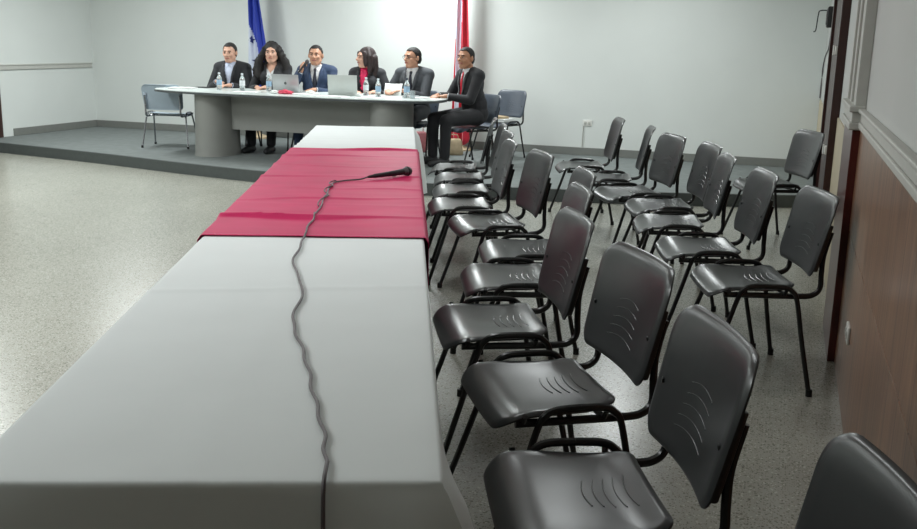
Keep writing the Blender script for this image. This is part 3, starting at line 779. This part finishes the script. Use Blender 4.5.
suit_black = mat('suit_black', (36, 37, 42), .8, vary=.1, scale=60, sheen=.1)
suit_char = mat('suit_charcoal', (66, 69, 74), .8, vary=.1, scale=60, sheen=.1)
suit_blue = mat('suit_blue', (44, 62, 92), .75, vary=.1, scale=60, sheen=.1)
suit_dark = mat('suit_dark', (30, 30, 34), .8, vary=.1, scale=60, sheen=.1)
shirt_blue = mat('shirt_pale_blue', (196, 204, 224), .7, vary=.02)
shirt_white = mat('shirt_white', (228, 228, 230), .7, vary=.02)
tie_dark = mat('tie_dark', (36, 38, 52), .5, vary=.1)
tie_red = mat('tie_red', (190, 24, 48), .45, vary=.1)
blouse_pink = mat('blouse_pink', (222, 34, 92), .55, vary=.15, scale=30)
HZ = DZ+.024
people = [
 dict(loc=(-6.745, 11.20, STAGE), rz=PI+.10, label='man in black jacket with pale blue shirt, hands together, leftmost at the stage desk', skin=SKIN['light'], jacket=suit_black, shirt=shirt_blue,
      hands=((-6.80, 10.93, HZ+.05), (-6.60, 10.92, HZ+.01)), head_yaw=.05, head_pitch=-.10, tops=1.275, scale=1.03, hairm=HAIR),
 dict(loc=(-6.165, 11.22, STAGE), rz=PI+.10, label='woman with long curly black hair and black jacket over white top', skin=SKIN['light'], jacket=suit_dark, shirt=shirt_white,
      hands=((-6.24, 10.93, HZ), (-6.09, 10.92, HZ+.005)), head_yaw=.22, tops=1.285, hair='curly', female=True, scale=1.03),
 dict(loc=(-5.555, 11.20, STAGE), rz=PI+.22, label='man in blue suit and dark tie holding a microphone near his mouth', skin=SKIN['mid'], jacket=suit_blue, shirt=shirt_white, tie=tie_dark,
      hands=((-5.66, 10.99, 1.115), (-5.44, 10.92, HZ)), head_yaw=.0, tops=1.275, grip=(True, False), scale=1.03),
 dict(loc=(-4.885, 11.20, STAGE), rz=PI+.05, label='woman with dark bobbed hair and pink ruffled blouse, looking aside', skin=SKIN['light'], jacket=suit_black, shirt=blouse_pink, blouse=blouse_pink,
      hands=((-4.93, 10.92, HZ), (-4.67, 10.94, HZ)), head_yaw=-.75, tops=1.265, hair='bob', hairm=HAIRB, female=True, scale=1.03),
 dict(loc=(-4.285, 11.22, STAGE), rz=PI-.05, label='man with glasses in charcoal suit holding up a sheet of paper', skin=SKIN['mid'], jacket=suit_char, shirt=shirt_white, tie=tie_dark,
      hands=((-4.50, 10.93, HZ+.03), (-4.30, 10.93, HZ+.03)), head_yaw=-.45, tops=1.28, glasses=True, scale=1.03),
 dict(loc=(-3.50, 11.02, STAGE), rz=PI-.72, label='man in black suit and red tie sitting sideways at the desk end', skin=SKIN['tan'], jacket=suit_dark, shirt=shirt_white, tie=tie_red,
      hands=((-3.84, 10.84, HZ), (-3.70, 10.76, HZ)), head_yaw=.35, tops=1.30, scale=1.03, lean=.03),
]
for i, p in enumerate(people):
    person(**p)
    o = blue if i == 0 else copy_tree(blue)
    f = Vector((-math.sin(p['rz']), math.cos(p['rz'])))
    o.location = (p['loc'][0]+f.x*.03, p['loc'][1]+f.y*.03, STAGE); o.rotation_euler = (0, 0, p['rz']); o.scale = (.88, .92, .95)
    if i == 5: o.location.z = STAGE
    tag(o, ['dark blue plastic chair under the leftmost seated man', 'dark blue plastic chair under the woman with curly hair', 'dark blue plastic chair under the man with the microphone',
            'dark blue plastic chair under the woman in pink', 'dark blue plastic chair under the man with glasses', 'dark blue plastic chair behind the man with the red tie'][i], 'chair', 'blue chairs on the stage')
o = copy_tree(blue); o.location = (-3.38, 11.76, STAGE); o.rotation_euler = (0, 0, 2.78); o.scale = (.80, .92, .97)
tag(o, 'empty dark blue plastic chair against the back wall holding papers on its seat', 'chair', 'blue chairs on the stage')
SC = o.matrix_basis.copy()
# papers on that chair
for k, (dx, dy, w_, d_, h_, rz_, nm, lb, m_) in enumerate(((0, .0, .32, .24, .035, .1, 'document_stack', 'thick white stack of documents on the empty chair by the back wall', M['paper']), (-.02, .02, .26, .19, .028, -.25, 'folded_cloth', 'beige folded cloth on top of documents on the empty chair', M['beige']))):
    bm = bmesh.new()
    if k == 0:
        for q_ in range(5): box(bm, -w_/2+random.uniform(-.006, .006), w_/2+random.uniform(-.006, .006), -d_/2, d_/2+random.uniform(-.006, .006), q_*.007, q_*.007+.0065, .001)
    else:
        box(bm, -w_/2, w_/2, -d_/2, d_/2, 0, h_*.5, .006); box(bm, -w_/2+.004, w_/2-.01, -d_/2+.006, d_/2-.01, h_*.5, h_, .006)
    z = STAGE+.447*.97+(.014 if k == 0 else .051)
    tag(link(nm, bm, m_, loc=(-3.38+dx, 11.76+dy, z)), lb, 'papers' if k == 0 else 'cloth').rotation_euler = (0, 0, 2.78+rz_)

# man's handheld microphone
r = empty('microphone', (-5.57, 10.965, 1.228), 0, 'dark handheld microphone held to the mouth of the man in blue', 'microphone')
d_ = Vector((.61, .10, .73)).normalized(); r.rotation_mode = 'QUATERNION'; r.rotation_quaternion = d_.to_track_quat('Z', 'Y')
bm = bmesh.new(); lathe(bm, [(0, -.17), (.011, -.168), (.013, -.10), (.017, -.02), (0, -.018)], 16); link('handle', bm, M['mic'], r)
bm = bmesh.new(); lathe(bm, [(0, -.02), (.018, -.018), (.025, 0), (.025, .01), (.017, .028), (0, .034)], 18); link('grille', bm, M['mesh'], r)

# sheet held by the man with glasses
bm = bmesh.new(); g = [[bm.verts.new((-.105+.21*i/8, .02*math.sin(PI*i/8)+.0*j, .15*j/6)) for i in range(9)] for j in range(7)]
for j in range(6):
    for i in range(8): bm.faces.new((g[j][i], g[j][i+1], g[j+1][i+1], g[j+1][i]))
o = link('paper_sheet', bm, M['paper'], loc=(-4.40, 10.83, DZ+.004)); o.rotation_euler = (-.45, 0, .12)
md = o.modifiers.new('thickness', 'SOLIDIFY'); md.thickness = .001
tag(o, 'white sheet of paper held upright by the man with glasses', 'paper')

# ------------------------------------------------------------------ desk things
def bottle(loc, label, lab='label_w', cp='cap_w', s=1.0):
    t = empty('water_bottle', loc, 0, label, 'bottle', 'plastic water bottles on the stage desk'); t.scale = (s,)*3
    b = bmesh.new(); lathe(b, [(0, .002), (.026, 0), (.031, .006), (.031, .05), (.0295, .055), (.031, .06), (.031, .125), (.028, .145), (.018, .168), (.0125, .178), (.0125, .190), (0, .190)], 20); link('bottle_body', b, M['bottle'], t)
    b = bmesh.new(); lathe(b, [(.0313, .060), (.0322, .062), (.0322, .118), (.0313, .120)], 20); link('label', b, M[lab], t)
    b = bmesh.new(); lathe(b, [(0, .205), (.013, .205), (.0145, .203), (.0145, .187), (.012, .186)], 16); link('cap', b, M[cp], t)
bottle((-6.50, 10.50, DZ), 'clear water bottle with pale blue label in front of the leftmost man', 'label_b')
bottle((-6.20, 10.52, DZ), 'clear water bottle with white label and white cap beside the leftmost man', 'label_w')
bottle((-5.90, 10.62, DZ), 'clear water bottle standing left of the silver laptop', 'label_b')
bottle((-4.66, 10.66, DZ), 'clear water bottle in front of the woman in pink', 'label_w')
bottle((-4.44, 10.50, DZ), 'clear water bottle left of the sheet of paper held by man with glasses', 'label_b', s=1.0)
bottle((-4.10, 10.52, DZ), 'clear water bottle with dark cap in front of the man with glasses', 'label_b', 'cap_b', 1.08)
def laptop(loc, rz, mt, label, tilt=.25, w=.33, h=.21):
    t = empty('laptop', loc, rz, label, 'laptop')
    b = bmesh.new(); box(b, -w/2, w/2, 0, .22, 0, .014, .004); ba = link('base', b, mt, t)
    b = bmesh.new()
    for i in range(12):
        for j in range(4): box(b, -w/2+.03+i*.0225, -w/2+.049+i*.0225, .04+j*.022, .058+j*.022, .0138, .016)
    link('keyboard', b, M['keys'], ba)
    b = bmesh.new(); box(b, -w/2, w/2, -.008, 0, 0, h, .003)
    for v in b.verts:
        z = v.co.z; v.co = Vector((v.co.x, v.co.y-math.sin(tilt)*z, .010+math.cos(tilt)*z))
    ld = link('lid', b, mt, t)
    b = bmesh.new(); box(b, -w/2+.012, w/2-.012, 0, .0015, .015, h-.012)
    for v in b.verts:
        z = v.co.z; v.co = Vector((v.co.x, v.co.y-math.sin(tilt)*z, .010+math.cos(tilt)*z))
    link('screen', b, M['keys'], ld)
    return t, ld
t, ld = laptop((-5.60, 10.50, DZ), .10, M['silver'], 'open silver laptop with dark round emblem on lid, in front of the curly haired woman')
# apple-like round emblem with a bite and a leaf, on the outside of the lid
bm = bmesh.new()
def lidp(x, z, o_=.0095): return Vector((x, -o_-math.sin(.25)*z, .010+math.cos(.25)*z))
pts = []
for k in range(28):
    a = 2*PI*k/28; rr_ = .017*(1-.10*math.exp(-((a-PI/2)/.3)**2)-.08*math.exp(-((a-3*PI/2)/.3)**2)); x, z = rr_*math.cos(a), rr_*math.sin(a)
    dd = math.hypot(x-.019, z-.002)
    if dd < .008: f = .008/max(dd, 1e-4); x = .019+(x-.019)*f; z = .002+(z-.002)*f
    pts.append(lidp(x, .105+z))
c = bm.verts.new(lidp(-.003, .105)); vs = [bm.verts.new(p) for p in pts]
for k in range(28): bm.faces.new((c, vs[k], vs[(k+1) % 28]))
lf = [bm.verts.new(lidp(x, .105+z)) for x, z in ((.001, .019), (.001, .024), (.006, .029), (.007, .023))]; bm.faces.new(lf)
link('lid_emblem', bm, M['desk_edge'], ld, smooth=False)
laptop((-4.86, 10.46, DZ), .22, M['laptop_white'], 'open pale laptop in front of the woman in pink', tilt=.16, w=.34, h=.225)
def sheets(loc, rz, label, n=1, w=.21, d=.29, m=None, name='paper_sheet', cat='paper'):
    b = bmesh.new()
    for k in range(n):
        a = random.uniform(-.08, .08)*(n > 1); c_, s_ = math.cos(a), math.sin(a); t = bmesh.new()
        box(t, -w/2, w/2, -d/2, d/2, k*.0022, k*.0022+.002)
        for v in t.verts: v.co = Vector((v.co.x*c_-v.co.y*s_, v.co.x*s_+v.co.y*c_, v.co.z))
        me = bpy.data.meshes.new('t'); t.to_mesh(me); t.free(); b.from_mesh(me); bpy.data.meshes.remove(me)
    o = link(name, b, m or M['paper'], loc=loc, smooth=False); o.rotation_euler = (0, 0, rz); tag(o, label, cat); return o
sheets((-7.0, 10.48, DZ+.0005), .2, 'loose white papers at the left end of the stage desk', 5, .30, .22, name='paper_stack')
sheets((-6.90, 10.78, DZ+.0005), 1.5, 'dark folder lying near the left end of the stage desk', 3, .17, .24, M['black'], 'folder', 'folder')
sheets((-6.02, 10.30, DZ+.0005), .2, 'white papers on the desk before the curly haired woman', 3, .30, .20, name='paper_stack')
sheets((-5.30, 10.36, DZ+.0005), 1.4, 'white papers on the desk before the man in blue', 3, .21, .29, name='paper_stack')
sheets((-4.86, 10.20, DZ+.0005), 1.5, 'white papers in front of the pale laptop', 3, .21, .32, name='paper_stack')
sheets((-4.44, 10.26, DZ+.0005), 1.5, 'single white sheet lying between the two bottles near the man with glasses', 2, .21, .29)
sheets((-4.12, 10.70, DZ+.0005), .3, 'grey notebook near the right end of the stage desk', 6, .17, .23, M['silver'], 'notebook', 'notebook')
sheets((-3.98, 10.55, DZ+.0005), -.2, 'white papers at the right end of the stage desk', 4, .2, .15, name='paper_stack')
# pink packet and crumpled tissue in front of silver laptop
def crumple(name, loc, size, m, seed, label, cat):
    b = bmesh.new(); bmesh.ops.create_icosphere(b, subdivisions=4, radius=1)
    for v in b.verts:
        n = mnoise.noise(v.co*1.7+Vector((seed, 0, 0)))*.45+mnoise.noise(v.co*4+Vector((seed, 3, 0)))*.2
        v.co = Vector((v.co.x*size[0], v.co.y*size[1], v.co.z*size[2]))*(1+n)
    mz = min(v.co.z for v in b.verts)*.6
    for v in b.verts: v.co.z = max(v.co.z, mz)-mz
    return tag(link(name, b, m, loc=loc), label, cat)
crumple('napkin', (-5.50, 10.27, DZ+.001), (.085, .05, .026), M['pink'], 1, 'crumpled pink napkin in front of the silver laptop', 'napkin')
crumple('tissue', (-5.62, 10.24, DZ+.001), (.045, .03, .022), M['paper'], 4, 'crumpled white tissue beside the pink napkin', 'tissue')
crumple('tissue', (-5.25, 10.42, DZ+.001), (.05, .03, .025), M['paper'], 7, 'crumpled white tissue left of the pale laptop', 'tissue')
# computer mouse
t = empty('computer_mouse', (-4.64, 10.40, DZ), 1.1, 'pale computer mouse on the desk near the woman in pink', 'mouse')
bm = bmesh.new(); ell(bm, (0, 0, .012), (.032, .058, .022), 20, 14)
for v in bm.verts: v.co.z = max(v.co.z, 0)
link('mouse_shell', bm, M['laptop_white'], t)
bm = bmesh.new(); tube(bm, [(0, .022, .030), (0, .040, .026)], .004, 8); link('scroll_wheel', bm, M['black'], t)
# clear tumbler
t = empty('drinking_glass', (-3.99, 10.42, DZ), 0, 'small clear drinking glass near the right end of the desk', 'glass')
bm = bmesh.new(); lathe(bm, [(0, .0), (.026, 0), (.031, .09), (.029, .09), (.0245, .008), (0, .008)], 20); link('tumbler', bm, M['bottle'], t)

# ------------------------------------------------------------------ flags
def star(bm, cx, cz, r, yfn, rot=0):
    vs = [bm.verts.new((cx+(r if k % 2 == 0 else r*.42)*math.sin(PI*k/5+rot), yfn(cx+(r if k % 2 == 0 else r*.42)*math.sin(PI*k/5+rot), cz)-.006, cz+(r if k % 2 == 0 else r*.42)*math.cos(PI*k/5+rot))) for k in range(10)]
    c = bm.verts.new((cx, yfn(cx, cz)-.006, cz))
    for k in range(10): bm.faces.new((c, vs[k], vs[(k+1) % 10]))
def flag(loc, label, mats, edges, colour, yfold, z0, z1, px, stars=(), pole_top=2.55, rz=0):
    t = empty('flag', loc, rz, label, 'flag')
    b = bmesh.new(); nx, nz = 28, 60; g = []
    for j in range(nz+1):
        z = z0+(z1-z0)*j/nz; a, c = edges(z); g.append([b.verts.new((a+(c-a)*i/nx, yfold((i/nx), z), z+(.04*math.sin(i/nx*7) if j == 0 else 0))) for i in range(nx+1)])
    for j in range(nz):
        for i in range(nx):
            f = b.faces.new((g[j][i], g[j][i+1], g[j+1][i+1], g[j+1][i])); f.material_index = colour((i+.5)/nx, z0+(z1-z0)*(j+.5)/nz)
    o = link('flag_cloth', b, mats, t); md = o.modifiers.new('thickness', 'SOLIDIFY'); md.thickness = .003
    for (u, z, r_, ro) in stars:
        b = bmesh.new(); a, c = edges(z)
        star(b, a+(c-a)*u, z, r_, lambda x, zz: yfold((x-edges(zz)[0])/(edges(zz)[1]-edges(zz)[0]), zz), ro); link('star', b, M['star'], o, smooth=False)
    b = bmesh.new(); tube(b, [(px, .03, .03), (px, .03, pole_top)], .014, 12); link('pole', b, M['pole'], t)
    b = bmesh.new(); lathe(b, [(0, .0), (.15, 0), (.15, .02), (.10, .04), (.03, .06), (.02, .12), (0, .12)], 24, (px, .03, 0)); link('flag_base', b, M['beige'], t)
    b = bmesh.new(); lathe(b, [(0, 0), (.02, .01), (.014, .05), (0, .12)], 12, (px, .03, pole_top)); link('finial', b, M['pole'], t)
    return t
fy = lambda u, z: -.05+.030*math.sin(u*15+z*1.1)+.015*math.sin(u*27)
ZT = 2.30-STAGE
def e1(z):
    t = (ZT-z)/(ZT-.25)     # 0 top .. 1 bottom
    return (-.10-.05*t, .03+.16*min(1, t*1.8))
def c1(u, z):               # blue field sliding to the right lower down, white to its left
    t = (ZT-z)/(ZT-.25)
    if z < .55: return 0
    b_ = -.10+1.9*max(0, t-.17)
    return 0 if u > min(b_, .60) else 1
flag((-7.00, 12.30, STAGE), 'blue and white flag with dark blue stars draped on a pole behind the leftmost man', [M['flag_blue'], M['flag_white']], e1, c1, fy, .25, ZT, -.03,
     stars=((.24, 1.345, .055, .2), (.45, 1.06, .065, -.1), (.30, .80, .06, .1)))
def e2(z):
    t = (ZT-z)/(ZT-.25)
    return (-.075-.05*t, .06+.085*t)
def c2(u, z):
    t = (ZT-z)/(ZT-.25)
    if z < .45 or (u < .16 and t > .4): return 0
    return 1 if u < .48-.12*t else 0
flag((-4.03, 12.30, STAGE), 'red and white flag draped on a pole behind the man with the red tie', [M['flag_red'], M['flag_white']], e2, c2, fy, .12, ZT, 0)

# soft bags on the stage floor seen between the legs
def bag(loc, rz, m, label, s=(.12, .07, .13)):
    t = empty('handbag', loc, rz, label, 'bag')
    b = bmesh.new(); box(b, -s[0], s[0], -s[1], s[1], 0, s[2]*2, .03)
    bmesh.ops.subdivide_edges(b, edges=b.edges[:], cuts=2, use_grid_fill=True)
    for v in b.verts:
        k = v.co.z/(s[2]*2); v.co.x *= 1-.18*k; v.co.y *= 1-.45*k; v.co += Vector(mnoise.noise_vector(v.co*8))*.008; v.co.z = max(v.co.z, 0)
    link('bag_body', b, m, t)
    b = bmesh.new(); tube(b, smooth_path([(-s[0]*.5, 0, s[2]*1.9), (-s[0]*.4, 0, s[2]*2.5), (s[0]*.4, 0, s[2]*2.5), (s[0]*.5, 0, s[2]*1.9)], 6), .006); link('handle', b, m, t)
bag((-4.45, 11.85, STAGE), .2, mat('bag_rose', (150, 88, 92), .6, vary=.15), 'dusty pink bag on stage floor behind the man with glasses')
bag((-3.95, 11.75, STAGE), .5, M['beige'], 'beige bag on the stage floor beneath the red and white flag', (.13, .07, .10))

# ------------------------------------------------------------------ light
def area(name, loc, sx, sy, power, rot=(0, 0, 0), colr=(.95, 1, 1)):
    l = bpy.data.lights.new(name, 'AREA'); l.shape = 'RECTANGLE'; l.size = sx; l.size_y = sy; l.energy = power; l.color = colr
    o = bpy.data.objects.new(name, l); col.objects.link(o); o.location = loc; o.rotation_euler = rot
    return o
for i, (x, y, p) in enumerate([(-7.8, 10.4, 55), (-4.5, 11.3, 78), (-1.6, 10.8, 40), (-7.6, 7.2, 78), (-4.6, 7.6, 30), (-1.6, 7.6, 24), (-7.6, 4.0, 55), (-4.6, 4.4, 30), (-1.6, 4.2, 18), (-5.0, 2.1, 85), (-3.4, 1.5, 26)]):  # last entry is an added fill that brightens the near end of the cloth
    area('ceiling_or_fill_lamp', (x, y, ZC-.02), .32, 1.2, p)
w = bpy.data.worlds.new('World'); scn.world = w; w.use_nodes = True
w.node_tree.nodes['Background'].inputs[0].default_value = (.7, .75, .8, 1); w.node_tree.nodes['Background'].inputs[1].default_value = .3

# ------------------------------------------------------------------ camera
cam = bpy.data.cameras.new('Camera'); co = bpy.data.objects.new('Camera', cam); col.objects.link(co); scn.camera = co
cam.sensor_width = 36; cam.lens = 987.0/917*36; cam.clip_start = .05
P_, R_, WY = .22525, .02396, .3158
fw = Vector((0, math.cos(P_), -math.sin(P_))); up = Vector((0, math.sin(P_), math.cos(P_))); rt = Vector((1, 0, 0))
rt2 = rt*math.cos(R_)+up*math.sin(R_); up2 = up*math.cos(R_)-rt*math.sin(R_)
RZ = Matrix.Rotation(WY, 3, 'Z')
m3 = Matrix((RZ @ rt2, RZ @ up2, RZ @ -fw)).transposed()
co.matrix_world = Matrix.Translation((0, 0, 1.55)) @ m3.to_4x4()
scn.view_settings.view_transform = 'Standard'
scn.view_settings.look = 'None'
scn.view_settings.exposure = 0
scn.cycles.max_bounces = 8
